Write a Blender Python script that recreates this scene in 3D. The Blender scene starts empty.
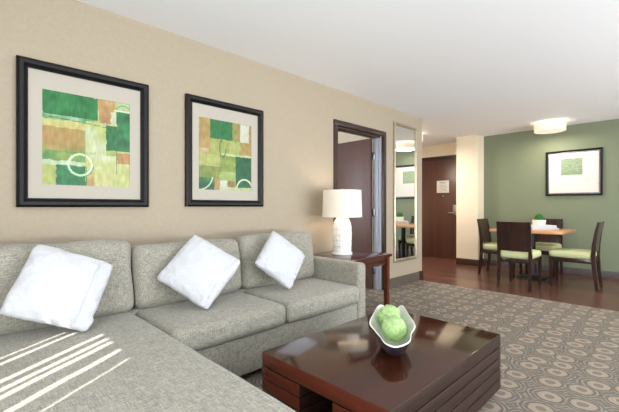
import bpy, bmesh, math, random
from mathutils import Vector, Matrix, noise
random.seed(7)
SC = bpy.context.scene
COL = SC.collection
PI = math.pi

# ------------------------------------------------------------------ helpers
def s2l(c):
    return tuple(((v/255)/12.92 if v/255 <= .04045 else ((v/255+.055)/1.055)**2.4) for v in c)
def rgba(c): return s2l(c) + (1.0,)

class NT:
    def __init__(self, name):
        self.m = bpy.data.materials.new(name); self.m.use_nodes = True
        self.t = self.m.node_tree
        self.b = self.t.nodes['Principled BSDF']
    def n(self, typ, ins=None, **kw):
        nd = self.t.nodes.new(typ)
        for k, v in kw.items(): setattr(nd, k, v)
        for k, v in (ins or {}).items(): self.set(nd, k, v)
        return nd
    def set(self, nd, k, v):
        if isinstance(v, bpy.types.NodeSocket): self.t.links.new(v, nd.inputs[k])
        elif isinstance(v, bpy.types.Node): self.t.links.new(v.outputs[0], nd.inputs[k])
        else: nd.inputs[k].default_value = v
    def math(self, op, a, b=None, c=None):
        nd = self.n('ShaderNodeMath', operation=op)
        self.set(nd, 0, a)
        if b is not None: self.set(nd, 1, b)
        if c is not None: self.set(nd, 2, c)
        return nd.outputs[0]
    def mix(self, f, a, b):
        nd = self.n('ShaderNodeMix', data_type='RGBA')
        self.set(nd, 0, f); self.set(nd, 6, a); self.set(nd, 7, b)
        return nd.outputs[2]
    def coord(self, scale=(1,1,1), rot=(0,0,0), kind='Object'):
        tc = self.n('ShaderNodeTexCoord')
        mp = self.n('ShaderNodeMapping'); mp.inputs['Scale'].default_value = scale; mp.inputs['Rotation'].default_value = rot
        self.t.links.new(tc.outputs[kind], mp.inputs['Vector'])
        return mp.outputs[0]
    def noise(self, vec, scale, detail=3, rough=.5):
        nd = self.n('ShaderNodeTexNoise'); self.set(nd, 'Vector', vec)
        nd.inputs['Scale'].default_value = scale; nd.inputs['Detail'].default_value = detail; nd.inputs['Roughness'].default_value = rough
        return nd.outputs[0]
    def smooth(self, v, a, b):
        nd = self.n('ShaderNodeMapRange', interpolation_type='SMOOTHSTEP')
        self.set(nd, 0, v); nd.inputs[1].default_value = a; nd.inputs[2].default_value = b
        return nd.outputs[0]
    def bump(self, h, strength=.2, dist=.002):
        nd = self.n('ShaderNodeBump'); self.set(nd, 'Height', h)
        nd.inputs['Strength'].default_value = strength; nd.inputs['Distance'].default_value = dist
        self.set(self.b, 'Normal', nd.outputs[0])
    def p(self, **kw):
        names = dict(color='Base Color', rough='Roughness', metal='Metallic', spec='Specular IOR Level', sheen='Sheen Weight',
                     coat='Coat Weight', coat_rough='Coat Roughness', emit='Emission Color', estr='Emission Strength', sss='Subsurface Weight', ior='IOR')
        for k, v in kw.items(): self.set(self.b, names[k], v)
        return self

def simple(name, a, b=None, rough=.5, scale=30, stretch=(1,1,1), bump=0, detail=3, **kw):
    """two close tones mixed by a noise field"""
    t = NT(name)
    v = t.coord(stretch); f = t.smooth(t.noise(v, scale, detail), .35, .65)
    t.p(color=t.mix(f, rgba(a), rgba(b or a)), rough=rough, **kw)
    if bump: t.bump(t.noise(v, scale, detail), bump)
    return t.m

M = {}
M['wall_beige'] = simple('beige_paint', (175,162,142), (172,159,139), .75, 60, bump=.05)
M['wall_cream'] = simple('cream_paint', (232,220,198), (229,217,195), .7, 60, bump=.05)
M['wall_green'] = simple('sage_paint', (122,131,107), (119,128,104), .7, 60, bump=.05)
M['ceiling'] = simple('ceiling_paint', (238,240,244), (236,238,242), .85, 80, bump=.1)
M['base_taupe'] = simple('taupe_cove', (104,92,80), (84,75,66), .8, 120)
M['base_brown'] = simple('brown_base', (70,46,38), (58,38,32), .35, 20, (1,1,8))
M['base_sheen'] = simple('brown_base_sheen', (102,96,94), (90,85,84), .3, 20)  # brown wood greyed, its bluish reflections put into the colour
M['dark_frame'] = simple('door_frame_brown', (62,44,38), (54,38,33), .35, 30)
M['steel'] = simple('brushed_steel', (178,180,184), (160,163,168), .3, 80, (1,1,.1), metal=1.0)
M['jamb'] = simple('daylit_jamb', (160,164,174), None, .4, 20)  # pale blue-grey colour holds the bedroom daylight reflected on the jambs
M['champagne'] = simple('champagne_frame', (190,178,155), (172,160,138), .3, 60, metal=.7)
M['mirror'] = simple('mirror_glass', (235,238,238), None, .0, metal=1.0)
M['black_frame'] = simple('black_frame_wood', (6,6,7), (9,8,9), .42, 40, (1,1,6), spec=.3)
M['mat_board'] = simple('mat_board', (186,180,168), (183,177,165), .9, 200)
M['mat_white'] = simple('white_mat_board', (214,212,208), None, .9, 200)
M['silver'] = simple('silver_fillet', (150,150,156), (120,120,128), .3, 50, metal=.6)
M['pillow'] = simple('white_cotton', (207,209,214), (198,200,206), .9, 160, bump=.3, sheen=.1)
M['ceramic'] = simple('white_ceramic', (240,238,232), None, .2, 20)
M['bowl_in'] = simple('bowl_glaze_pale', (222,228,214), (206,216,200), .15, 14)
M['bowl_out'] = simple('bowl_glaze_slate', (58,58,72), (40,36,44), .2, 14)
M['table_metal'] = simple('dark_steel', (44,46,54), (36,38,45), .3, 30, metal=.6)
M['seat_green'] = simple('lime_vinyl', (212,217,166), (206,212,158), .5, 60, bump=.05)
M['pot'] = simple('white_pot', (244,240,226), None, .4, 20)
M['paper'] = simple('paper', (232,234,238), (222,224,230), .7, 200)
M['cover_white'] = simple('magazine_cover_white', (240,242,246), (226,230,238), .3, 25)
M['cover_blue'] = simple('magazine_cover_blue', (176,190,214), (205,214,228), .3, 18)
M['ink'] = simple('printed_ink', (120,118,122), None, .8)
M['blind'] = simple('blind_vane', (226,224,218), None, .8)
M['void'] = simple('black_rubber', (22,20,20), None, .8)
M['brass_dark'] = simple('dark_hinge', (120,124,130), None, .35, metal=.9)

def wood(name, a, b, rough, axis, scale=18, coat=0, bump=.03, **kw):
    t = NT(name)
    st = [1,1,1]; st[axis] = .06
    v = t.coord(tuple(st))
    f = t.smooth(t.noise(v, scale, 5, .6), .3, .7)
    f2 = t.noise(v, scale*5, 3, .6)
    f = t.math('ADD', t.math('MULTIPLY', f, .7), t.math('MULTIPLY', f2, .3))
    t.p(color=t.mix(f, rgba(a), rgba(b)), rough=rough, coat=coat, coat_rough=.08, **kw)
    if bump: t.bump(f, bump)
    return t.m
M['table_top'] = wood('mahogany_top', (46,21,12), (68,34,19), .13, 0, 10, coat=.35, bump=.004, spec=.5)
M['table_side'] = wood('mahogany_side', (42,25,20), (54,33,27), .45, 0, 12, spec=.35)
M['table_end'] = wood('mahogany_end', (84,34,20), (108,48,29), .25, 1, 12, coat=.3)
M['end_wood'] = wood('espresso_gloss', (62,26,20), (80,36,26), .16, 0, 12, coat=.5, bump=.01)
M['leg_red'] = wood('mahogany_leg', (84,38,27), (100,48,33), .3, 2, 14)
M['door_brown'] = wood('door_walnut', (74,46,38), (92,58,47), .35, 2, 9)
M['door_plain'] = wood('door_mahogany', (84,58,52), (96,67,60), .4, 2, 7)
M['chair_wood'] = wood('chair_espresso', (40,22,19), (56,31,26), .25, 2, 14, coat=.2)
M['dining_top'] = wood('cherry_top', (206,146,92), (226,172,118), .25, 1, 12, coat=.3)

def fabric():
    t = NT('heather_weave')
    a = t.noise(t.coord((1,1,.12)), 260, 2, .6)
    b = t.noise(t.coord((.1,1,1)), 260, 2, .6)
    c = t.noise(t.coord((1,.1,1)), 260, 2, .6)
    big = t.noise(t.coord(), 14, 3)
    s = t.math('ADD', t.math('ADD', a, b), c)
    f = t.smooth(t.math('ADD', t.math('MULTIPLY', s, .333), t.math('MULTIPLY', t.math('SUBTRACT', big, .5), .06)), .3, .7)
    t.p(color=t.mix(f, rgba((105,103,93)), rgba((187,183,170))), rough=.95, sheen=.25, spec=.15)
    t.bump(s, .35, .002)
    return t.m
M['fabric'] = fabric()

def carpet():
    t = NT('ring_carpet')
    tc = t.coord()
    wob = t.n('ShaderNodeTexNoise'); t.set(wob, 'Vector', tc); wob.inputs['Scale'].default_value = 12
    off = t.n('ShaderNodeVectorMath', {0: wob.outputs['Color'], 1: (.5,.5,.5)}, operation='SUBTRACT')
    sc = t.n('ShaderNodeVectorMath', {0: off.outputs[0]}, operation='SCALE'); sc.inputs['Scale'].default_value = .03
    v = t.n('ShaderNodeVectorMath', {0: tc, 1: sc.outputs[0]}, operation='ADD').outputs[0]
    vo = t.n('ShaderNodeTexVoronoi', voronoi_dimensions='2D', feature='F1')
    t.set(vo, 'Vector', v); vo.inputs['Scale'].default_value = 5.7; vo.inputs['Randomness'].default_value = .4
    d = vo.outputs['Distance']
    ring = t.math('MULTIPLY', t.smooth(d, .14, .18), t.math('SUBTRACT', 1.0, t.smooth(d, .28, .34)))
    cen = t.math('SUBTRACT', 1.0, t.smooth(d, .13, .18))
    lines = t.smooth(t.math('SINE', t.math('MULTIPLY', d, 46)), -.1, .5)
    fine = t.noise(tc, 420, 2)
    mid = t.noise(tc, 26, 2)
    base = t.mix(lines, rgba((116,110,103)), rgba((162,151,137)))
    base = t.mix(t.smooth(mid, .4, .7), base, rgba((128,120,110)))
    base = t.mix(cen, base, rgba((136,127,116)))
    base = t.mix(t.math('MULTIPLY', ring, .68), base, rgba((190,171,150)))
    fin = t.mix(t.math('MULTIPLY', t.smooth(fine, .35, .65), .28), base, rgba((84,80,76)))
    t.p(color=fin, rough=1.0, spec=.05)
    t.bump(fine, .5, .004)
    return t.m
M['carpet'] = carpet()

def plank():
    t = NT('dark_planks')
    v = t.coord((1,1,1), (0,0,PI/2))
    br = t.n('ShaderNodeTexBrick', {'Vector': v}); br.offset = .4
    br.inputs['Color1'].default_value = rgba((96,64,54)); br.inputs['Color2'].default_value = rgba((122,84,70))
    br.inputs['Mortar'].default_value = rgba((44,28,24)); br.inputs['Scale'].default_value = 1
    br.inputs['Mortar Size'].default_value = .003; br.inputs['Brick Width'].default_value = 1.2; br.inputs['Row Height'].default_value = .125
    g = t.noise(t.coord((1,.05,1)), 40, 4, .6)
    c = t.mix(t.math('MULTIPLY', t.smooth(g, .35, .7), .5), br.outputs[0], rgba((84,52,43)))
    t.p(color=c, rough=.25, spec=.45)
    return t.m
M['planks'] = plank()

def lamp_shade(name, col, strength, base=(226,218,204)):
    t = NT(name)
    t.p(color=rgba(base), rough=.9, emit=rgba(col), estr=strength)
    return t.m
M['shade'] = lamp_shade('linen_shade_lit', (255,232,204), .12)
M['drum'] = lamp_shade('drum_shade_lit', (255,240,216), .36)

def moss(name, a, b, c):
    t = NT(name)
    v = t.coord()
    f = t.smooth(t.noise(v, 70, 4, .7), .35, .65); g = t.smooth(t.noise(v, 24, 3), .58, .72)
    t.p(color=t.mix(t.math('MULTIPLY', g, .7), t.mix(f, rgba(a), rgba(b)), rgba(c)), rough=.95)
    t.bump(t.noise(v, 120, 4, .7), .8, .006)
    return t.m
M['moss_ball'] = moss('pale_moss', (150,188,116), (184,210,150), (204,190,178))
M['moss'] = moss('green_moss', (30,92,34), (58,128,52), (70,120,60))

def glass():
    t = NT('window_glass')
    tr = t.n('ShaderNodeBsdfTransparent'); gl = t.n('ShaderNodeBsdfGlossy'); gl.inputs['Roughness'].default_value = .02
    mx = t.n('ShaderNodeMixShader', {0: .06, 1: tr.outputs[0], 2: gl.outputs[0]})
    out = [n for n in t.t.nodes if n.type == 'OUTPUT_MATERIAL'][0]
    t.t.links.new(mx.outputs[0], out.inputs[0])
    return t.m
M['glass'] = glass()

def vcol(name, rough=.6):
    t = NT(name)
    a = t.n('ShaderNodeAttribute', attribute_name='print')
    t.p(color=a.outputs['Color'], rough=rough)
    return t.m
M['print'] = vcol('art_print', .45)

# --- geometry
def bm_box(bm, x0, x1, y0, y1, z0, z1, bev=0, seg=2):
    r = bmesh.ops.create_cube(bm, size=1)
    vs = r['verts']
    bmesh.ops.scale(bm, vec=(x1-x0, y1-y0, z1-z0), verts=vs)
    bmesh.ops.translate(bm, vec=((x0+x1)/2, (y0+y1)/2, (z0+z1)/2), verts=vs)
    if bev:
        es = list({e for v in vs for e in v.link_edges})
        bmesh.ops.bevel(bm, geom=es, offset=bev, segments=seg, affect='EDGES', profile=.5)
def box(*a, **k):
    bm = bmesh.new(); bm_box(bm, *a, **k); return bm
def boxes(lst, bev=0):
    bm = bmesh.new()
    for b in lst: bm_box(bm, *b, bev=bev)
    return bm
def bm_lathe(bm, prof, n=48, c=(0,0,0), fn=None):
    rows = []
    for i, (r, z) in enumerate(prof):
        row = []
        for k in range(n):
            th = 2*PI*k/n
            rr = r + (fn(th, z, i) if fn else 0)
            row.append(bm.verts.new((c[0]+rr*math.cos(th), c[1]+rr*math.sin(th), c[2]+z)))
        rows.append(row)
    for i in range(len(rows)-1):
        for k in range(n):
            bm.faces.new((rows[i][k], rows[i][(k+1) % n], rows[i+1][(k+1) % n], rows[i+1][k]))
    return rows
def lathe(prof, n=48, c=(0,0,0), fn=None, caps=True):
    bm = bmesh.new(); rows = bm_lathe(bm, prof, n, c, fn)
    if caps:
        bm.faces.new(list(reversed(rows[0]))); bm.faces.new(rows[-1])
    return bm
def prism_bar(p0, p1, w, d):
    """tapering bar: sections are axis aligned rectangles; w,d = (bottom, top)"""
    bm = bmesh.new(); vs = []
    for p, ww, dd in ((p0, w[0], d[0]), (p1, w[1], d[1])):
        vs.append([bm.verts.new((p[0]+sx*ww/2, p[1]+sy*dd/2, p[2])) for sx, sy in ((-1,-1),(1,-1),(1,1),(-1,1))])
    for k in range(4): bm.faces.new((vs[0][k], vs[0][(k+1)%4], vs[1][(k+1)%4], vs[1][k]))
    bm.faces.new(list(reversed(vs[0]))); bm.faces.new(vs[1])
    bmesh.ops.bevel(bm, geom=list(bm.edges), offset=.003, segments=2, affect='EDGES')
    return bm

def puffy(x0, x1, y0, y1, z0, z1, r=.04, crown=.02, front=0, n=18, wob=.004, seed=0, sq=0):
    """upholstered cushion: rounded box with crowned faces"""
    hx, hy, hz = (x1-x0)/2, (y1-y0)/2, (z1-z0)/2
    c = Vector(((x0+x1)/2, (y0+y1)/2, (z0+z1)/2))
    bm = bmesh.new(); bmesh.ops.create_cube(bm, size=2)
    bmesh.ops.subdivide_edges(bm, edges=list(bm.edges), cuts=n, use_grid_fill=True)
    H = Vector((hx, hy, hz)); r = min(r, hx*.98, hy*.98, hz*.98)
    def wp(t, h):                              # denser rows near the edges
        flat = h - r
        a = abs(t)
        k = .62
        v = flat*(a/k) if a < k else flat + r*((a-k)/(1-k))
        return math.copysign(v, t)
    for v in bm.verts:
        u = Vector([v.co[i] for i in range(3)])
        p = Vector((wp(u.x, hx), wp(u.y, hy), wp(u.z, hz)))
        q = Vector([max(-(H[i]-r), min(H[i]-r, p[i])) for i in range(3)])
        d = p - q
        if d.length > 1e-9:
            # map cube corner region to sphere
            m = max(abs(d.x), abs(d.y), abs(d.z)); d = d.normalized()*m
        p = q + d
        fx, fy, fz = 1-(p.x/hx)**2, 1-(p.y/hy)**2, 1-(p.z/hz)**2
        fx, fy, fz = max(fx,0)**.6, max(fy,0)**.6, max(fz,0)**.6
        p.z += (p.z/hz)*crown*fx*fy
        p.y += (p.y/hy)*front*fx*fz
        nn = noise.noise_vector((p + c)*5 + Vector((seed*3.1, 0, 0)))
        p += nn*wob
        v.co = p + c
    return bm

def smooth_mesh(me, ang=40):
    for p in me.polygons: p.use_smooth = True
    try: me.set_sharp_from_angle(angle=math.radians(ang))
    except Exception: pass

def obj(name, bm, mat, parent=None, smooth=True, recalc=True, ang=40):
    if recalc: bmesh.ops.recalc_face_normals(bm, faces=bm.faces)
    me = bpy.data.meshes.new(name); 
    mats = mat if isinstance(mat, (list, tuple)) else [mat]
    for m in mats: me.materials.append(m)
    o = bpy.data.objects.new(name, me); COL.objects.link(o)
    if parent is not None:
        o.parent = parent
    bm.to_mesh(me); bm.free()
    if smooth: smooth_mesh(me, ang)
    return o
def tag(o, label=None, cat=None, group=None, kind=None):
    if label: o['label'] = label
    if cat: o['category'] = cat
    if group: o['group'] = group
    if kind: o['kind'] = kind
    return o
def thing(name, label, cat, loc=(0,0,0), rz=0, group=None):
    o = bpy.data.objects.new(name, None); COL.objects.link(o)
    o.location = loc; o.rotation_euler = (0,0,rz); o.empty_display_size = .1
    return tag(o, label, cat, group)
def wpart(name, bm, mat, parent, root=None, **k):
    """part whose mesh was written in world coordinates; every ancestor sits at root's location, unrotated"""
    bmesh.ops.translate(bm, vec=-Vector((root or parent).location), verts=bm.verts)
    return obj(name, bm, mat, parent, **k)
def struct(name, bm, mat, label=None, cat=None, parent=None, **k):
    o = obj(name, bm, mat, parent, **k)
    if parent is None: tag(o, label, cat, kind='structure')
    return o
def copy_tree(o, parent=None):
    c = o.copy(); COL.objects.link(c)
    if parent is not None: c.parent = parent
    for ch in [x for x in bpy.data.objects if x.parent == o]: copy_tree(ch, c)
    return c

# ------------------------------------------------------------------ the setting
YW, XG, HC = 2.74, 7.22, 2.44
XA, YR = -1.2, -3.2
DX0, DX1, DH = 3.12, 4.03, 2.03          # doorway in the left wall
struct('floor', boxes([(5.0,7.7,YR-.13,5.3,-.1,0)]), M['planks'], 'dark brown wood plank floor of the dining area and entry', 'floor', smooth=False)
struct('floor_carpet', boxes([(XA-.13,5.0,YR-.13,6.1,-.1,0)]), M['carpet'], 'taupe carpet patterned with pale rings', 'carpet', smooth=False)
struct('ceiling', boxes([(XA-.13,7.7,YR-.13,6.1,HC,HC+.1)]), M['ceiling'], 'smooth white ceiling', 'ceiling', smooth=False)
struct('wall_left', boxes([(XA,DX0,YW,YW+.13,0,HC),(DX1,5.07,YW,YW+.13,0,HC),(DX0,DX1,YW,YW+.13,DH,HC)]), M['wall_beige'],
       'beige wall behind the sofa', 'wall', smooth=False)
struct('wall_hall', boxes([(4.94,5.07,YW+.13,5.2,0,HC)]), M['wall_cream'], 'cream side wall of the entry hall', 'wall', smooth=False)
struct('wall_hall_end', boxes([(5.07,7.7,5.2,5.3,0,HC)]), M['wall_cream'], 'cream end wall of the entry hall', 'wall', smooth=False)
EX = 7.45
struct('wall_entry', boxes([(EX,EX+.13,3.02,3.15,0,HC),(EX,EX+.13,4.22,5.2,0,HC),(EX,EX+.13,3.15,4.22,2.17,HC)]), M['wall_cream'],
       'cream wall around the entry door', 'wall', smooth=False)
struct('wall_column', boxes([(6.92,7.58,2.62,3.02,0,HC)]), M['wall_cream'], 'cream column between entry door and green wall', 'wall', smooth=False)
struct('wall_back', boxes([(XG,XG+.13,YR-.13,2.62,0,HC)]), M['wall_green'], 'sage green wall behind the dining table', 'wall', smooth=False)
WY0, WY1, WZ0, WZ1 = -2.4, 2.2, .75, 2.2
struct('wall_window', boxes([(XA-.13,XA,YR-.13,WY0,0,HC),(XA-.13,XA,WY1,YW+.13,0,HC),(XA-.13,XA,WY0,WY1,0,WZ0),(XA-.13,XA,WY0,WY1,WZ1,HC)]),
       M['wall_beige'], 'beige wall with the big window', 'wall', smooth=False)
RX0, RX1 = .6, 6.4
struct('wall_right', boxes([(XA,RX0,YR-.13,YR,0,HC),(RX1,XG,YR-.13,YR,0,HC),(RX0,RX1,YR-.13,YR,2.2,HC),(RX0,RX1,YR-.13,YR,0,.3)]), M['wall_beige'],
       'beige wall opposite the sofa', 'wall', smooth=False)
struct('wall_bedroom', boxes([(XA-.13,4.94,6.0,6.1,0,HC),(1.3,1.4,YW+.13,6.0,0,.8),(1.3,1.4,YW+.13,6.0,2.2,HC),(1.3,1.4,YW+.13,3.4,.8,2.2),(1.3,1.4,5.4,6.0,.8,2.2)]), M['wall_cream'],
       'cream walls of the bedroom beyond the open door', 'wall', smooth=False)

def window(name, axis, at, a0, a1, z0, z1, n, label):
    fr = []
    t = .05
    def bx(p0, p1, q0, q1): 
        fr.append((at-.04, at+.02, p0, p1, q0, q1) if axis == 'x' else (p0, p1, at-.04, at+.02, q0, q1))
    bx(a0, a1, z0, z0+t); bx(a0, a1, z1-t, z1)
    for k in range(n+1):
        c = a0 + (a1-a0)*k/n
        c0, c1 = max(a0, c-t/2), min(a1, c+t/2)
        bx(c0, c1, z0+t, z1-t)
    o = struct(name, boxes(fr), M['dark_frame'], label, 'window')
    g = box(at-.015, at-.009, a0, a1, z0, z1) if axis == 'x' else box(a0, a1, at-.015, at-.009, z0, z1)
    obj('pane', g, M['glass'], o)
window('window_1', 'x', XA-.05, WY0, WY1, WZ0, WZ1, 2, 'wide window behind the vertical blinds')
window('added_window', 'y', YR-.05, RX0, RX1, .3, 2.2, 3, 'unseen wide window opposite the sofa, added for fill light')  # unseen window, added so fill light reaches the dining side
window('window_3', 'x', 1.34, 3.4, 5.4, .8, 2.2, 2, 'bedroom window')

# baseboards
struct('baseboard_left', boxes([(XA,DX0-.07,YW-.012,YW,0,.13),(DX1+.07,4.98,YW-.012,YW,0,.13)]), M['base_taupe'], 'taupe carpet base along the beige wall', 'baseboard')
struct('baseboard_corner', boxes([(4.98,5.085,YW-.015,YW,0,.135),(5.07,5.085,YW,5.2,0,.135)]), M['base_brown'], 'dark brown base at the wall corner', 'baseboard')
struct('baseboard_column', boxes([(6.905,6.92,2.605,3.02,0,.12),(6.92,7.2,2.605,2.62,0,.12)], .003), M['base_brown'], 'dark brown base round the column', 'baseboard')
struct('baseboard_back', boxes([(XG-.014,XG,YR,2.60,0,.11)], .003), M['base_sheen'], 'brown base under the green wall, greyed for its reflections', 'baseboard')

# bedroom doorway: frame, jambs, open door
struct('trim_1', boxes([(DX0-.06,DX0,YW-.02,YW+.02,0,DH),(DX1,DX1+.06,YW-.02,YW+.02,0,DH),(DX0-.06,DX1+.06,YW-.02,YW+.02,DH,DH+.06)], .004), M['dark_frame'],
       'dark brown frame of the bedroom doorway', 'door frame')
struct('trim_2', boxes([(DX0,DX0+.02,YW+.02,YW+.14,0,DH),(DX1-.02,DX1,YW+.02,YW+.14,0,DH),(DX1-.035,DX1-.02,YW+.05,YW+.09,0,DH-.02)], .002), M['jamb'], 'bedroom doorway jambs, pale grey standing for reflected daylight', 'door jamb')
struct('trim_3', boxes([(DX0+.02,DX1-.02,YW+.02,YW+.14,DH-.02,DH)], .002), M['dark_frame'], 'dark brown head of the bedroom doorway', 'door frame')
d1 = struct('door_1', box(DX1-.072,DX1-.027,YW+.145,YW+1.03,.012,DH-.02,bev=.002), M['door_plain'], 'brown bedroom door swung open into the bedroom', 'door')
for z in (.25, 1.02, 1.78):
    obj('hinge', boxes([(DX1-.032,DX1-.018,YW+.095,YW+.145,z-.05,z+.05)], .002), M['brass_dark'], d1)
# lever on bedroom door
bm = bmesh.new(); bm_box(bm, DX1-.082, DX1-.072, YW+.93, YW+.98, .94, 1.10, bev=.004); bm_box(bm, DX1-.13, DX1-.08, YW+.947, YW+.963, 1.02, 1.036, bev=.004); bm_box(bm, DX1-.13, DX1-.114, YW+.85, YW+.963, 1.02, 1.036, bev=.005)
obj('door_handle', bm, M['steel'], d1)

# entry door
d2 = struct('door_2', box(EX+.03,EX+.075,3.22,4.15,.001,2.13,bev=.002), M['door_brown'], 'dark brown entry door at the end of the hall', 'door')
struct('trim_4', boxes([(EX-.012,EX+.10,3.15,3.22,0,2.13),(EX-.012,EX+.10,4.15,4.22,0,2.13),(EX-.012,EX+.10,3.15,4.22,2.13,2.185)], .004), M['dark_frame'], 'dark frame of the entry door', 'door frame')
bm = bmesh.new(); bm_box(bm, EX+.018, EX+.03, 3.265, 3.335, .93, 1.14, bev=.006)
obj('lock_plate', bm, M['steel'], d2)
bm = bmesh.new(); bm_box(bm, EX-.03, EX+.02, 3.29, 3.31, .965, .985, bev=.005); bm_box(bm, EX-.035, EX-.018, 3.29, 3.42, .965, .985, bev=.006)
obj('door_handle', bm, M['steel'], d2)
bm = bmesh.new(); bmesh.ops.create_cone(bm, cap_ends=True, segments=20, radius1=.022, radius2=.017, depth=.02, matrix=Matrix.Translation((EX+.02, 3.545, 1.335)) @ Matrix.Rotation(-PI/2, 4, 'Y'))
obj('peephole', bm, M['steel'], d2)
# notice card on the door
t = thing('notice_card', 'white printed notice card fixed on the dark entry door', 'notice', (EX+.027, 3.55, 1.53))
wpart('card', box(EX+.022,EX+.0295,3.42,3.69,1.40,1.66,bev=.001), M['mat_white'], t)
ln = []
for k, (a, b) in enumerate([(.05,.21),(.07,.19),(.04,.22),(.04,.20),(.04,.22),(.06,.17),(.04,.21)]):
    z = 1.625 - k*.031
    h = .006 if k == 0 else .0035
    ln.append((EX+.0208, EX+.0219, 3.42+a, 3.42+b, z-h, z+h))
wpart('printed_lines', boxes(ln), M['ink'], t, smooth=False)

# ------------------------------------------------------------------ framed pictures
def art_mesh(w, h, fn, nx=110, ny=128):
    """print in the XZ plane facing -Y, centred; fn(u,v)->sRGB with v from the top"""
    bm = bmesh.new(); lay = bm.loops.layers.color.new('print') if False else bm.loops.layers.float_color.new('print')
    vs = [[bm.verts.new((-w/2+w*i/nx, 0, h/2-h*j/ny)) for i in range(nx+1)] for j in range(ny+1)]
    for j in range(ny):
        for i in range(nx):
            f = bm.faces.new((vs[j+1][i], vs[j+1][i+1], vs[j][i+1], vs[j][i]))
            c = rgba([max(0, min(255, q)) for q in fn((i+.5)/nx, (j+.5)/ny)])
            for l in f.loops: l[lay] = c
    return bm
def nz(u, v, s, sd=0): return noise.noise(Vector((u*s, v*s, sd)))
def lerp(a, b, t): return tuple(a[i]+(b[i]-a[i])*t for i in range(3))
def rects_art(base, rects, marks, seed):
    def fn(u, v):
        uu = u + .008*nz(u, v, 22, seed); vv = v + .008*nz(u, v, 22, seed+5)
        c = base; k = seed
        for n, (u0, u1, v0, v1, col, alt) in enumerate(rects):
            if u0 <= uu < u1 and v0 <= vv < v1:
                f = max(0, min(1, .5 + 1.1*nz(u*.7, v*1.6, 7, seed+n*1.7)))
                c = lerp(col, alt, f*.8)
        g = 16*nz(u, v*.3, 40, seed+9) + 12*nz(u, v, 14, seed+3)
        c = tuple(q*.85+g for q in c)
        for m in marks:
            if m[0] == 'ring':
                _, cu, cv, r, wd, a0, a1, col, asp = m
                du, dv = (u-cu), (v-cv)*asp
                d = math.hypot(du, dv); a = math.degrees(math.atan2(-dv, du)) % 360
                if abs(d-r) < wd and a0 <= a <= a1: c = lerp(c, col, .85)
            else:
                _, a0, b0, a1, b1, wd, col = m
                L = math.hypot(a1-a0, b1-b0); tt = ((u-a0)*(a1-a0)+(v-b0)*(b1-b0))/L/L
                if 0 <= tt <= 1 and abs((u-a0)*(b1-b0)-(v-b0)*(a1-a0))/L < wd: c = lerp(c, col, .8)
        return c
    return fn
DG, MG = (20,118,54), (58,154,80)
PY, YG, WG = (206,210,128), (168,186,92), (218,228,196)
OR, TN = (196,152,92), (184,154,88)
art1 = rects_art((198,206,132), [
    (0,.6,0,.27,DG,MG), (.6,.81,0,.13,OR,(206,176,120)), (.81,1,0,.10,YG,WG), (.62,.76,.13,.28,(190,144,90),OR), (.76,.86,.12,.3,WG,PY),
    (0,.6,.25,.31,WG,MG), (0,.46,.3,.38,PY,(220,206,130)), (0,.46,.38,.63,OR,(176,160,80)), (0,.46,.55,.63,(150,160,72),OR),
    (0,.46,.63,.74,(84,148,74),YG), (.46,.7,.27,.62,(196,210,122),WG), (.58,.7,.55,.7,WG,PY), (.7,1,.29,.58,DG,(30,116,64)), (.83,1,.10,.58,(24,108,60),MG),
    (.7,.84,.58,.72,(178,196,104),YG), (.84,1,.6,.73,(192,136,82),OR), (.47,1,.73,1,(206,212,134),(222,220,150)), (.5,.84,.64,.8,(210,216,140),WG), (.47,.56,.85,1,OR,PY),
    (0,.42,.735,.785,WG,(190,216,170)), (0,.14,.785,1,YG,PY), (.14,.47,.785,1,(20,112,62),MG)],
    [('ring', .4, .77, .13, .013, 0, 360, (206,226,196), 1.12), ('ring', .4, .77, .15, .006, 200, 420, (40,120,66), 1.12), ('ring', .92, .12, .1, .007, 0, 180, MG, 1.12),
     ('line', 0, .27, .62, .31, .003, (60,70,50)), ('line', .62, .31, .85, .33, .003, (90,80,50)), ('line', .83, .3, .83, .85, .003, (60,90,50)), ('line', .46, .3, .46, .95, .004, (150,180,120)), ('line', .8, .1, 1, .1, .006, WG)], 1.3)
art2 = rects_art((172,182,96), [
    (0,.2,0,.45,TN,(206,168,100)), (0,.17,.42,.68,(214,206,160),TN), (.2,.62,0,.27,DG,(44,128,70)), (.2,.32,0,.27,(60,132,66),DG), (.62,.77,0,.27,(160,160,84),TN), (.77,.95,0,.28,(226,226,214),WG), (.95,1,0,.3,TN,OR),
    (.2,.55,.27,.5,(186,192,110),(160,176,84)), (.55,.77,.27,.47,(190,196,118),YG), (.77,1,.27,.46,(190,166,88),TN), (.0,.4,.5,.68,(178,184,100),PY), (.4,.68,.5,.73,(152,174,76),(130,160,64)),
    (0,.4,.67,.83,(150,160,70),(128,148,60)), (0,.28,.83,1,(18,84,50),MG), (.28,.37,.83,1,(206,160,94),TN), (.37,.68,.73,.86,(176,200,124),YG), (.38,.52,.86,.96,(220,226,206),WG), (.52,.66,.86,.96,(128,110,60),TN),
    (.68,1,.49,.96,(14,94,54),(22,110,62)), (.37,1,.955,1,(196,206,140),WG), (.4,1,.465,.495,(206,212,140),WG)],
    [('ring', .86, .97, .155, .014, 10, 172, (226,228,200), 1.12), ('ring', 0, .78, .25, .011, 270, 350, (206,216,180), 1.12), ('ring', .43, .4, .06, .008, 100, 440, (70,110,50), .5),
     ('line', .385, 0, .385, .78, .004, (80,110,50)), ('line', 0, .66, .4, .68, .005, (96,116,54))], 8.1)
def sage_fn(u, v):
    f = .5 + .9*nz(u*1.2, v*3, 5, 2); g = 12*nz(u, v, 26, 4)
    c = lerp((150,166,140), (122,144,114), max(0, min(1, f)))
    if v > .78: c = lerp(c, (124,148,114), .6)
    return tuple(q+g for q in c)

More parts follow.
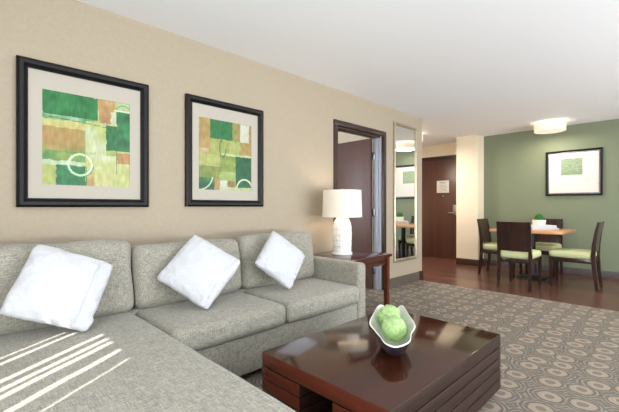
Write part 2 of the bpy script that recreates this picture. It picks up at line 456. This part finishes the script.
def frame_bm(w, h, b, d, z=0, prof=.006):
    """mitred picture frame in XZ facing -Y, back at y=0"""
    bm = bmesh.new()
    pr = [(0,0),(0,-d*.75),(b*.25,-d),(b*.6,-d*.9),(b*.9,-d*.5),(b,-d*.5),(b,0)]
    rows = []
    for sx, sz in ((-1,-1),(1,-1),(1,1),(-1,1)):
        rows.append([bm.verts.new((sx*(w/2-i), y, sz*(h/2-i))) for i, y in pr])
    n = len(pr)
    for k in range(4):
        for i in range(n-1):
            bm.faces.new((rows[k][i], rows[(k+1)%4][i], rows[(k+1)%4][i+1], rows[k][i+1]))
    return bm
def picture(label, loc, rz, w, h, fb, aw, ah, ax, az, fn, matm, fillet=False, group=None):
    t = thing('framed_picture', label, 'picture', loc, rz, group)
    obj('frame', frame_bm(w, h, fb, .035), M['black_frame'], t, ang=25)
    iw, ih = w-2*fb, h-2*fb
    if fillet:
        b = .018
        obj('silver_fillet', boxes([(-iw/2,iw/2,-.016,-.004,-ih/2,-ih/2+b),(-iw/2,iw/2,-.016,-.004,ih/2-b,ih/2),(-iw/2,-iw/2+b,-.016,-.004,-ih/2+b,ih/2-b),(iw/2-b,iw/2,-.016,-.004,-ih/2+b,ih/2-b)], .002), M['silver'], t)
        iw -= 2*b; ih -= 2*b
    # mat with a cut opening
    x0, x1, z0, z1 = ax-aw/2, ax+aw/2, az-ah/2, az+ah/2
    obj('mat', boxes([(-iw/2,x0,-.010,-.004,-ih/2,ih/2),(x1,iw/2,-.010,-.004,-ih/2,ih/2),(x0,x1,-.010,-.004,-ih/2,z0),(x0,x1,-.010,-.004,z1,ih/2)]), matm, t, smooth=False)
    a = art_mesh(aw, ah, fn); bmesh.ops.translate(a, vec=(ax, -.006, az), verts=a.verts)
    obj('print', a, M['print'], t, smooth=False, recalc=False)
    obj('backing', box(-w/2+.01, w/2-.01, -.004, 0, -h/2+.01, h/2-.01), M['void'], t, smooth=False)
    return t
picture('black framed green and orange abstract print with a ring near its lower centre', (.638,YW-.001,1.543), 0, .755, .89, .055, .505, .585, 0, -.012, art1, M['mat_board'])
picture('black framed green abstract print with a white half arc in its lower right corner', (1.68,YW-.001,1.547), 0, .755, .89, .055, .515, .59, -.005, -.01, art2, M['mat_board'])
picture('small sage print in wide white mat and black frame on the green wall', (XG-.001,1.222,1.655), -PI/2, .76, .745, .03, .29, .27, -.02, .10, sage_fn, M['mat_white'], True)

# mirror
t = thing('wall_mirror', 'tall narrow champagne framed mirror hung beside the bedroom doorway', 'mirror', (4.585,YW-.001,1.30))
obj('frame', frame_bm(.61, 1.92, .042, .03), M['champagne'], t, ang=25)
obj('mirror_glass', box(-.27,.27,-.008,0,-.925,.925), M['mirror'], t, smooth=False)

# ------------------------------------------------------------------ sofa
sofa = thing('sectional_sofa', 'grey beige woven sectional sofa with long chaise along the beige wall', 'sofa', (1.1,2.2,0))
def sp(name, bm, mat=None, parent=None, **k): return wpart(name, bm, mat or M['fabric'], parent or sofa, root=sofa, ang=60, **k)
sp('base', boxes([(-.2,.8,.36,2.6,.06,.30),(.79,2.42,1.88,2.6,.06,.297),(-.2,2.395,2.38,2.58,.29,.452)], .012))
sp('back_frame', puffy(-.3,2.5,2.56,2.71,.06,.74,r=.04,crown=0,wob=.001))
sp('arm', puffy(2.392,2.505,1.862,2.66,.06,.625,r=.032,crown=.004,wob=.001))
sp('arm', puffy(-.312,-.2,1.862,2.66,.06,.625,r=.032,crown=.004,wob=.001))
sp('seat_cushion', puffy(.806,1.594,1.835,2.44,.309,.447,r=.04,crown=.010,front=.008,seed=1))
sp('seat_cushion', puffy(1.604,2.388,1.835,2.44,.309,.447,r=.04,crown=.010,front=.008,seed=2))
sp('chaise_cushion', puffy(-.195,.797,.33,2.44,.305,.455,r=.045,crown=.012,seed=3,n=26))
def back_cushion(x0, x1, h, seed):
    bm = puffy(x0, x1, -.1, .1, 0, h, r=.05, crown=.012, front=.03, seed=seed, wob=.009, n=22)
    bmesh.ops.rotate(bm, cent=(0,0,0), matrix=Matrix.Rotation(math.radians(-9), 3, 'X'), verts=bm.verts)
    bmesh.ops.translate(bm, vec=(0, 2.435, .452), verts=bm.verts)
    sp('back_cushion', bm)
back_cushion(-.2, .80, .435, 4); back_cushion(.806, 1.594, .392, 5); back_cushion(1.600, 2.388, .412, 6)
for x, y in ((-.14,.42),(.74,.42),(-.24,2.6),(2.44,1.95),(2.44,2.6),(.9,1.95)):
    sp('foot', box(x-.03,x+.03,y-.03,y+.03,0,.062,bev=.004), M['void'])

# ------------------------------------------------------------------ pillows
def Rm(yaw, tilt, roll):
    return Matrix.Rotation(yaw, 3, 'Z') @ Matrix.Rotation(tilt, 3, 'X') @ Matrix.Rotation(roll, 3, 'Y')
def pillow_bm(s, T, seam, seed, n=64):
    bm = bmesh.new(); h = s/2
    grid = {}
    for side in (-1, 1):
        for i in range(n+1):
            for j in range(n+1):
                u, v = -1+2*i/n, -1+2*j/n
                edge = i in (0, n) or j in (0, n)
                if edge and (0, i, j) in grid: grid[(side, i, j)] = grid[(0, i, j)]; continue
                k = 1-.06*(abs(u*v))**7; x = h*k*u*(1-.035*(1-v*v)*(abs(u)**1.5)); z = h*k*v*(1-.035*(1-u*u)*(abs(v)**1.5))
                a = max(0, (1-u**2)*(1-v**2))
                th = T*a**.42 if not edge else .0
                # soft puckers running in from the rim
                th += .006*noise.noise(Vector((u*3.0, v*3.0, seed+side)))*min(1, a*4)
                th += .011*noise.noise(Vector((u*7, v*7, seed+7*side)))*(1-a)**2*min(1, a*8)
                if side == -1 and seam is not None:
                    th -= .013*math.exp(-((u-seam-.03)/.035)**2)*min(1, a*8)
                    th += .006*math.exp(-((u-seam+.05)/.05)**2)*min(1, a*8)
                wv = .012*noise.noise(Vector((u*4.5, v*4.5, seed+3)))
                vert = bm.verts.new((x + wv*abs(v), side*th, z + wv*abs(u)))
                grid[(side, i, j)] = vert
                if edge: grid[(0, i, j)] = vert
        for i in range(n):
            for j in range(n):
                q = [grid[(side,i,j)], grid[(side,i+1,j)], grid[(side,i+1,j+1)], grid[(side,i,j+1)]]
                if side == 1: q.reverse()
                bm.faces.new(q)
    return bm
def pillow(label, p, seam, seed, sc=1.09, T=.070, dz=0.012, dy=0):
    x, y, z, yaw, tilt, roll, s = p
    if seed > 1: dz, sc = (.030 if seed == 2 else .034), 1.09
    bm = pillow_bm(s*sc, T, seam, seed)
    bmesh.ops.rotate(bm, cent=(0,0,0), matrix=Rm(yaw, tilt, roll), verts=bm.verts)
    zmin = min(v.co.z for v in bm.verts)
    o = obj('throw_pillow', bm, M['pillow'], None, ang=180)
    o.location = (x, y+dy, z+dz)
    tag(o, label, 'pillow', 'white throw pillows on the sofa')
pillow('white throw pillow on the chaise end of the sofa, beside the sun streaks', (.396,2.225,.676,-.074,-.539,.422,.364), .62, 1)
pillow('white throw pillow leaning on the middle back cushion of the sofa', (1.150,2.192,.657,-.508,-.571,.629,.366), .72, 2)
pillow('white throw pillow standing on its corner beside the sofa arm and end table', (1.84,2.199,.653,-.074,-.436,.753,.331), None, 3)

# ------------------------------------------------------------------ coffee table
ct = thing('coffee_table', 'low glossy dark mahogany block coffee table in front of the sofa', 'coffee table', (1.65,1.084,0))
cx0, cx1, cy0, cy1 = 1.095, 2.212, .712, 1.456
def cp(name, bm, mat, **k): return wpart(name, bm, mat, ct, **k)
tp = cp('top', box(cx0,cx1,cy0,cy1,.312,.38,bev=.0025), [M['table_top'], M['table_side'], M['table_end']])
for p in tp.data.polygons: p.material_index = 2 if abs(p.normal.x) > .8 else 1 if abs(p.normal.y) > .8 else 0
def stack(y0, y1):
    L = []
    z = .307
    for k in range(4):
        L.append((cx0, cx1, y0, y1, z-.0545, z)); z -= .060
    bm = boxes(L, .0015)
    bm_box(bm, cx0+.012, cx1-.012, y0+.012, y1-.012, z+.004, .312)
    return bm
def ends_red(o, i):
    for p in o.data.polygons:
        if abs(p.normal.x) > .7: p.material_index = i
ends_red(cp('side_stack', stack(cy0, .986), [M['table_side'], M['table_end']]), 1)
ends_red(cp('side_stack', stack(1.182, cy1), [M['table_side'], M['table_end']]), 1)
cp('niche_panel', box(cx0+.35,cx1-.35,.98,1.19,.075,.312), M['table_side'])
cp('plinth', box(cx0+.05,cx1-.05,cy0+.05,cy1-.05,0,.085), M['void'])

# bowl
BX, BY, BZ = 1.578, 1.016, .381
bw = thing('ceramic_bowl', 'pale petal-rimmed ceramic bowl with slate outside on the coffee table', 'bowl', (BX,BY,BZ), math.radians(-57.2))
RIM = [(-.112,.0,.125),(-.1,.150,.130),(-.070,.275,.146),(-.02,.283,.125),(.02,.285,.125),(.058,.290,.146),(.090,.165,.130),(.112,.008,.125),(.090,-.088,.116),(.078,-.188,.115),(.044,-.228,.107),(.008,-.248,.106),(-.030,-.222,.109),(-.055,-.160,.115),(-.084,-.084,.118)]
def crom(P, t):
    n = len(P); i = int(math.floor(t)); f = t-i
    a, b, c, d = (Vector(P[(i+k) % n]) for k in (-1,0,1,2))
    return .5*((2*b)+(-a+c)*f+(2*a-5*b+4*c-d)*f*f+(-a+3*b-3*c+d)*f**3)
def bowl_bm(inner):
    bm = bmesh.new(); N = 84; K = 14; rows = []
    for k in range(K+1):
        s = k/K; row = []
        for j in range(N):
            R = crom(RIM, j*len(RIM)/N)
            F = Vector((R.x*.30, (R.y-.03)*.26+.03, 0))
            rad = Vector((R.x, R.y, 0)); q = s**.62; zz = s**1.35
            p = Vector((F.x+(rad.x-F.x)*q, F.y+(rad.y-F.y)*q, R.z*zz))
            if inner:
                nrm = Vector((p.x, p.y, 0)).normalized()
                p -= nrm*.005*(.2 if k == K else 1); p.z += .006*(1-s) + (.001 if k == K else 0)
            row.append(bm.verts.new(p))
        rows.append(row)
    for k in range(K):
        for j in range(N):
            q = (rows[k][j], rows[k][(j+1)%N], rows[k+1][(j+1)%N], rows[k+1][j])
            bm.faces.new(q if not inner else tuple(reversed(q)))
    bm.faces.new(rows[0] if inner else list(reversed(rows[0])))
    return bm, rows
b1, _ = bowl_bm(False); obj('outer_shell', b1, M['bowl_out'], bw, recalc=False, ang=180)
b2, _ = bowl_bm(True); obj('inner_glaze', b2, M['bowl_in'], bw, recalc=False, ang=180)
bm = bmesh.new(); N = 84; ring = []
for j in range(N):
    R = crom(RIM, j*len(RIM)/N); R2 = crom(RIM, (j+.2)*len(RIM)/N)
    row = []
    nr = Vector((R.x, R.y, 0)).normalized()
    for a in range(8):
        an = 2*PI*a/8; row.append(bm.verts.new(R + nr*(.0042*math.cos(an)-.002) + Vector((0,0,.0042*math.sin(an)))))
    ring.append(row)
for j in range(N):
    for a in range(8): bm.faces.new((ring[j][a], ring[(j+1)%N][a], ring[(j+1)%N][(a+1)%8], ring[j][(a+1)%8]))
obj('rim', bm, M['ceramic'], bw, ang=180)
def moss_ball(r, seed, amp=.006):
    bm = bmesh.new(); bmesh.ops.create_icosphere(bm, subdivisions=5, radius=r)
    for v in bm.verts:
        n = v.co.normalized()
        v.co += n*(amp*noise.noise(n*3.2+Vector((seed,0,0))) + amp*.6*noise.noise(n*11+Vector((seed,2,0))) + amp*.4*noise.noise(n*26+Vector((seed,4,0))))
    return bm
rot = Matrix.Rotation(math.radians(-57.2), 3, 'Z')
for r, lp, sd, lab in ((.060, (-.016,.163,.118), 1, 'pale green moss ball at the back of the bowl, resting higher'), (.062, (.010,.012,.102), 2, 'pale green moss ball in the middle of the bowl, nearer the camera side')):
    o = obj('moss_ball', moss_ball(r, sd*4), M['moss_ball'], None, ang=180)
    o.location = Vector((BX,BY,BZ)) + rot @ Vector(lp)
    tag(o, lab, 'ornament', 'moss balls in the bowl')

# ------------------------------------------------------------------ end table + lamp
et = thing('end_table', 'dark glossy wooden end table beside the sofa arm', 'end table', (2.92,2.41,0))
def ep(name, bm, mat): return wpart(name, bm, mat, et)
ep('top', box(2.56,3.28,2.11,2.70,.582,.61,bev=.005), M['end_wood'])
ep('apron', boxes([(2.60,3.24,2.135,2.155,.50,.582),(2.60,3.24,2.655,2.675,.50,.582),(2.585,2.605,2.15,2.66,.50,.582),(3.235,3.255,2.15,2.66,.50,.582)], .002), M['end_wood'])
for x in (2.60, 3.235):
    for y in (2.15, 2.655):
        ep('leg', prism_bar((x,y,0), (x,y,.582), (.042,.05), (.042,.05)), M['leg_red'])
lx, ly, lz = 2.855, 2.435, .61
lp = thing('table_lamp', 'white leaf-relief ceramic table lamp with drum shade on the end table', 'lamp', (lx,ly,lz))
prof = [(.001,0),(.096,0),(.104,.004),(.105,.018),(.100,.026),(.090,.032)]
zs = [.032 + .343*k/70 for k in range(1, 71)]
for z in zs:
    s = (z-.032)/.343
    r = .089 + .006*math.sin(PI*min(1, s*1.1)) - (.034*max(0, (s-.74)/.26)**2.1)
    prof.append((r, z))
prof += [(.048,.379),(.02,.383),(.001,.383)]
def leaves(th, z, i):
    if i < 6 or i > 5+70: return 0
    s = (z-.032)/.343
    rows = 6; kk = s*rows; row = math.floor(kk); f = kk-row
    n = 9; a = (th/(2*PI)*n + (.5 if row % 2 else 0)) % 1
    d = abs(a-.5)*2
    tip = (1-f)
    w = math.sqrt(max(0, 1-f*f*.95))
    inside = max(0, min(1, (w-d)*7))
    return .0045*inside*(.5+.5*tip) - .0018*math.exp(-(d/.1)**2)*inside
obj('lamp_base', lathe(prof, 180, (0,0,0), leaves), M['ceramic'], lp, ang=70)
obj('neck', lathe([(.012,.38),(.012,.40),(.016,.402),(.016,.45),(.006,.455),(.004,.655),(.009,.658),(.009,.672),(.004,.678)], 20), M['steel'], lp)
sh = lathe([(.204,.385),(.196,.660),(.193,.660),(.201,.385)], 64, caps=False)
rw = list(sh.verts)
shade = obj('lamp_shade', sh, M['shade'], lp, ang=50)
obj('shade_spider', boxes([(-.195,.195,-.002,.002,.650,.654),(-.002,.002,-.195,.195,.650,.654)]), M['steel'], shade)
bm = bmesh.new(); bmesh.ops.create_uvsphere(bm, u_segments=20, v_segments=12, radius=.03, matrix=Matrix.Translation((0,0,.50)))
obj('bulb', bm, lamp_shade('bulb_glow', (255,225,185), 3.0), lp)

# ------------------------------------------------------------------ dining set
def make_chair(label):
    t = thing('dining_chair', label, 'chair', (0,0,0), 0, 'dining chairs around the small table')
    obj('seat', puffy(-.205,.205,-.215,.275,.405,.495,r=.035,crown=.012,wob=.001,n=12), M['seat_green'], t, ang=60)
    obj('seat_frame', boxes([(-.19,.19,.23,.25,.345,.405),(-.19,.19,-.225,-.205,.345,.405),(-.195,-.175,-.21,.235,.345,.405),(.175,.195,-.21,.235,.345,.405)], .002), M['chair_wood'], t)
    for s in (-1, 1):
        obj('leg', prism_bar((s*.187,.25,0), (s*.187,.25,.405), (.030,.042), (.030,.042)), M['chair_wood'], t)
        # back post: leg and upright in one bent piece
        bm = bmesh.new(); rows = []
        for z, y, w, d in ((0,-.262,.03,.034),(.22,-.236,.036,.042),(.44,-.222,.038,.048),(.60,-.232,.036,.042),(.78,-.256,.034,.034),(.90,-.282,.03,.026)):
            rows.append([bm.verts.new((s*.190+a*w/2, y+b*d/2, z)) for a, b in ((-1,-1),(1,-1),(1,1),(-1,1))])
        for i in range(len(rows)-1):
            for k in range(4): bm.faces.new((rows[i][k], rows[i][(k+1)%4], rows[i+1][(k+1)%4], rows[i+1][k]))
        bm.faces.new(list(reversed(rows[0]))); bm.faces.new(rows[-1])
        obj('leg', bm, M['chair_wood'], t, ang=30)
    # curved back panel between the posts
    bm = bmesh.new(); f, b = [], []
    nz_, nx_ = 8, 8
    for j in range(nz_+1):
        z = .505 + .393*j/nz_
        y = -.226 - .055*((z-.50)/.4)**1.4
        f.append([]); b.append([])
        for i in range(nx_+1):
            u = -1+2*i/nx_; yy = y - .010*(1-u*u)
            f[j].append(bm.verts.new((u*.178, yy+.010, z))); b[j].append(bm.verts.new((u*.178, yy-.010, z)))
    for j in range(nz_):
        for i in range(nx_):
            bm.faces.new((f[j][i], f[j][i+1], f[j+1][i+1], f[j+1][i])); bm.faces.new((b[j][i+1], b[j][i], b[j+1][i], b[j+1][i+1]))
    for i in range(nx_):
        bm.faces.new((f[0][i+1], f[0][i], b[0][i], b[0][i+1])); bm.faces.new((f[-1][i], f[-1][i+1], b[-1][i+1], b[-1][i]))
    for j in range(nz_):
        bm.faces.new((f[j][0], f[j+1][0], b[j+1][0], b[j][0])); bm.faces.new((f[j+1][-1], f[j][-1], b[j][-1], b[j+1][-1]))
    obj('backrest', bm, M['chair_wood'], t)
    return t
ch = make_chair('dark dining chair with lime seat, its back turned to the sofa')
ch.location = (5.605,1.56,0); ch.rotation_euler.z = -PI/2
for x, y, rz, lab in ((6.17,1.02,0,'dark dining chair with lime seat seen side-on directly below the framed sage print'),
                      (6.385,2.06,PI,'dark dining chair with lime seat standing next to the cream column'),
                      (6.885,1.555,PI/2,'dark dining chair with lime seat between table and green wall')):
    c = copy_tree(ch); c.location = (x,y,0); c.rotation_euler.z = rz; c['label'] = lab
dt = thing('dining_table', 'small square dining table with cherry wood top and dark pedestal', 'table', (6.4,1.6,0))
def dp(name, bm, mat): return wpart(name, bm, mat, dt)
dp('tabletop', box(5.95,6.85,1.12,2.08,.715,.755,bev=.005), M['dining_top'])
dp('pedestal', lathe([(.045,.02),(.042,.06),(.042,.69),(.06,.70),(.06,.715)], 28, (6.4,1.6,0)), M['table_metal'])
dp('base_disc', lathe([(.215,0),(.22,.008),(.212,.018),(.12,.032),(.05,.045)], 48, (6.4,1.6,0)), M['table_metal'])
# magazines + pot
mz = .7555
for w, d, th, ang, dx, dy, m, lab in ((.40,.27,.022,-44,0,0,'cover_blue','pale blue magazine at the bottom of the stack on the dining table'),
                             (.36,.26,.022,-47,-.008,.006,'cover_white','white magazine in the middle of the stack on the dining table'),
                             (.37,.25,.020,-43,-.018,.014,'cover_white','white magazine on top of the stack, under the potted moss')):
    t = thing('magazine', lab, 'magazine', (6.43+dx,1.50+dy,mz), math.radians(ang), 'magazines stacked on the dining table')
    obj('pages', box(-w/2+.003,w/2-.003,-d/2+.003,d/2-.003,.0015,th-.0015), M['paper'], t, smooth=False)
    obj('cover', boxes([(-w/2,w/2,-d/2,d/2,0,.0015),(-w/2,w/2,-d/2,d/2,th-.0015,th),(-w/2,w/2,d/2-.003,d/2,.0015,th-.0015)]), M[m], t, smooth=False)
    mz += th + .0005
pp = thing('potted_moss', 'square white pot with a dome of green moss on the magazines', 'plant', (6.41,1.515,mz), math.radians(-44))
bm = bmesh.new()
rows = []
for z, h in ((0,.060),(.08,.066),(.08,.059),(.068,.057)):
    rows.append([bm.verts.new((sx*h, sy*h, z)) for sx, sy in ((-1,-1),(1,-1),(1,1),(-1,1))])
for i in range(3):
    for k in range(4): bm.faces.new((rows[i][k], rows[i][(k+1)%4], rows[i+1][(k+1)%4], rows[i+1][k]))
bm.faces.new(list(reversed(rows[0]))); bm.faces.new(rows[-1])
bmesh.ops.recalc_face_normals(bm, faces=bm.faces)
obj('pot', bm, M['pot'], pp, ang=20)
bm = moss_ball(.075, 31, .010)
for v in bm.verts:
    v.co.z = max(v.co.z, -.02)*1.15
bmesh.ops.scale(bm, vec=(.80,.80,1), verts=bm.verts)
bmesh.ops.translate(bm, vec=(0,0,.085), verts=bm.verts)
obj('moss', bm, M['moss'], pp, ang=180)

# ------------------------------------------------------------------ ceiling lights
def ceiling_light(label, x, y, r, z0):
    t = thing('ceiling_light', label, 'ceiling light', (x,y,HC), 0, 'drum ceiling lights')
    h = HC - z0
    obj('drum_shade', lathe([(r,-h),(r,-.025),(r-.004,-.025),(r-.004,-h)], 64, caps=False), M['drum'], t, ang=50)
    obj('diffuser', lathe([(.001,-h+.004),(r-.004,-h+.004),(r-.004,-h+.008),(.001,-h+.008)], 64), M['drum'], t, ang=50)
    obj('canopy', lathe([(.001,-.001),(.07,-.001),(.07,-.02),(.02,-.03),(.012,-.035),(.012,-h+.01),(.001,-h+.01)], 32), M['steel'], t)
ceiling_light('white drum ceiling light above the dining table', 6.74, 1.445, .213, 2.295)
ceiling_light('white drum ceiling light in the entry hall', 6.0, 3.45, .2, 2.295)

# ------------------------------------------------------------------ vertical blind in the window behind the camera
SLOPE = math.tan(math.radians(35.3))
bl = thing('vertical_blind', 'pale vertical vane blind hanging across the big window', 'blind', (-1.14,0,2.25))
wpart('headrail', box(-1.17,-1.11,-2.5,2.3,2.23,2.29,bev=.004), M['blind'], bl)
gaps = []
for c, w in ((1.897,.016),(1.830,.026),(1.640,.034),(1.560,.034),(1.500,.034),(1.370,.034),(1.245,.012)):
    yw = c - SLOPE*1.14
    gaps.append((yw-w/2, yw+w/2))
gaps.sort()
solid = []; y = -2.45
for a, b in gaps + [(2.27, 2.28)]:
    solid.append((y, a)); y = b
for a, b in solid:
    n = max(1, math.ceil((b-a)/.09)); w = (b-a)/n
    for k in range(n):
        dx = .0015 if k % 2 else -.0015
        wpart('vane', box(-1.14+dx-.0012,-1.14+dx+.0012,a+k*w-(.002 if k else 0),a+(k+1)*w,.70,2.23), M['blind'], bl, smooth=False)

# ------------------------------------------------------------------ light
def area(name, loc, direction, sx, sy, power, col=(1,1,1), spread=PI):
    l = bpy.data.lights.new(name, 'AREA'); l.shape = 'RECTANGLE'; l.size = sx; l.size_y = sy; l.energy = power; l.color = col; l.spread = spread
    o = bpy.data.objects.new(name, l); COL.objects.link(o); o.location = loc
    o.rotation_euler = Vector(direction).to_track_quat('-Z', 'Z').to_euler()
    return o
def point(name, loc, power, col, r=.05):
    l = bpy.data.lights.new(name, 'POINT'); l.energy = power; l.color = col; l.shadow_soft_size = r
    o = bpy.data.objects.new(name, l); COL.objects.link(o); o.location = loc
    return o
def disk(name, loc, power, col, size):
    l = bpy.data.lights.new(name, 'AREA'); l.shape = 'DISK'; l.size = size; l.energy = power; l.color = col
    o = bpy.data.objects.new(name, l); COL.objects.link(o); o.location = loc
    return o
DAY = (.93,.97,1.0)
area('window_daylight', (-1.09,-.1,1.475), (1,0,-.05), 4.5, 1.45, 74, DAY)
area('ceiling_fill', (-1.07,-.1,1.0), (.75,0,1), 4.5, .5, 62, DAY)  # upward fill lamp, added to whiten the ceiling
area('added_side_fill', (3.5,YR+.01,1.25), (0,1,-.05), 5.8, 1.9, 75, DAY)  # fill lamp at the added window, evens out the dining side
area('ceiling_fill_side', (3.5,YR+.03,.7), (0,.75,1), 5.8, .6, 130, DAY)  # second added fill lamp, aimed up to brighten the ceiling
area('bedroom_daylight', (1.42,4.4,1.5), (1,0,0), 2.0, 1.4, 35, (.86,.93,1))
WARM = (1,.80,.58)
point('table_lamp_light', (lx,ly,lz+.50), 5, WARM, .04)
disk('dining_light', (6.74,1.445,2.292), 9, (1,.88,.72), .40)
disk('hall_light', (6.0,3.45,2.292), 26, (1,.9,.76), .37)
for nm, x, y, r in (('dining_uplight',6.74,1.445,.2),('hall_uplight',6.0,3.45,.18)):
    point(nm, (x,y,2.36), 1.6, (1,.86,.68), .05)
sun = bpy.data.lights.new('sun', 'SUN'); sun.energy = 10; sun.angle = math.radians(.35); sun.color = (1,.96,.88)
so = bpy.data.objects.new('sun', sun); COL.objects.link(so)
az = math.radians(35.3); el = math.radians(37.1)
so.rotation_euler = Vector((math.cos(az)*math.cos(el), math.sin(az)*math.cos(el), -math.sin(el))).to_track_quat('-Z', 'Y').to_euler()
w = bpy.data.worlds.new('world'); SC.world = w; w.use_nodes = True
bg = w.node_tree.nodes['Background']; bg.inputs[0].default_value = (.75,.86,1,1); bg.inputs[1].default_value = 1.0

# ------------------------------------------------------------------ camera
cam = bpy.data.cameras.new('camera'); co = bpy.data.objects.new('camera', cam); COL.objects.link(co)
cam.sensor_width = 36; cam.lens = 36*363/619; cam.shift_y = .8/619; cam.clip_start = .02
co.location = (0,0,1.10); co.rotation_euler = (PI/2, 0, math.radians(45.6)-PI/2)
SC.camera = co
SC.view_settings.view_transform = 'Standard'; SC.view_settings.look = 'None'; SC.view_settings.gamma = 1
SC.view_settings.use_curve_mapping = False
SC.view_settings.exposure = .6
SC.cycles.use_denoising = True
SC.cycles.max_bounces = 10; SC.cycles.diffuse_bounces = 6
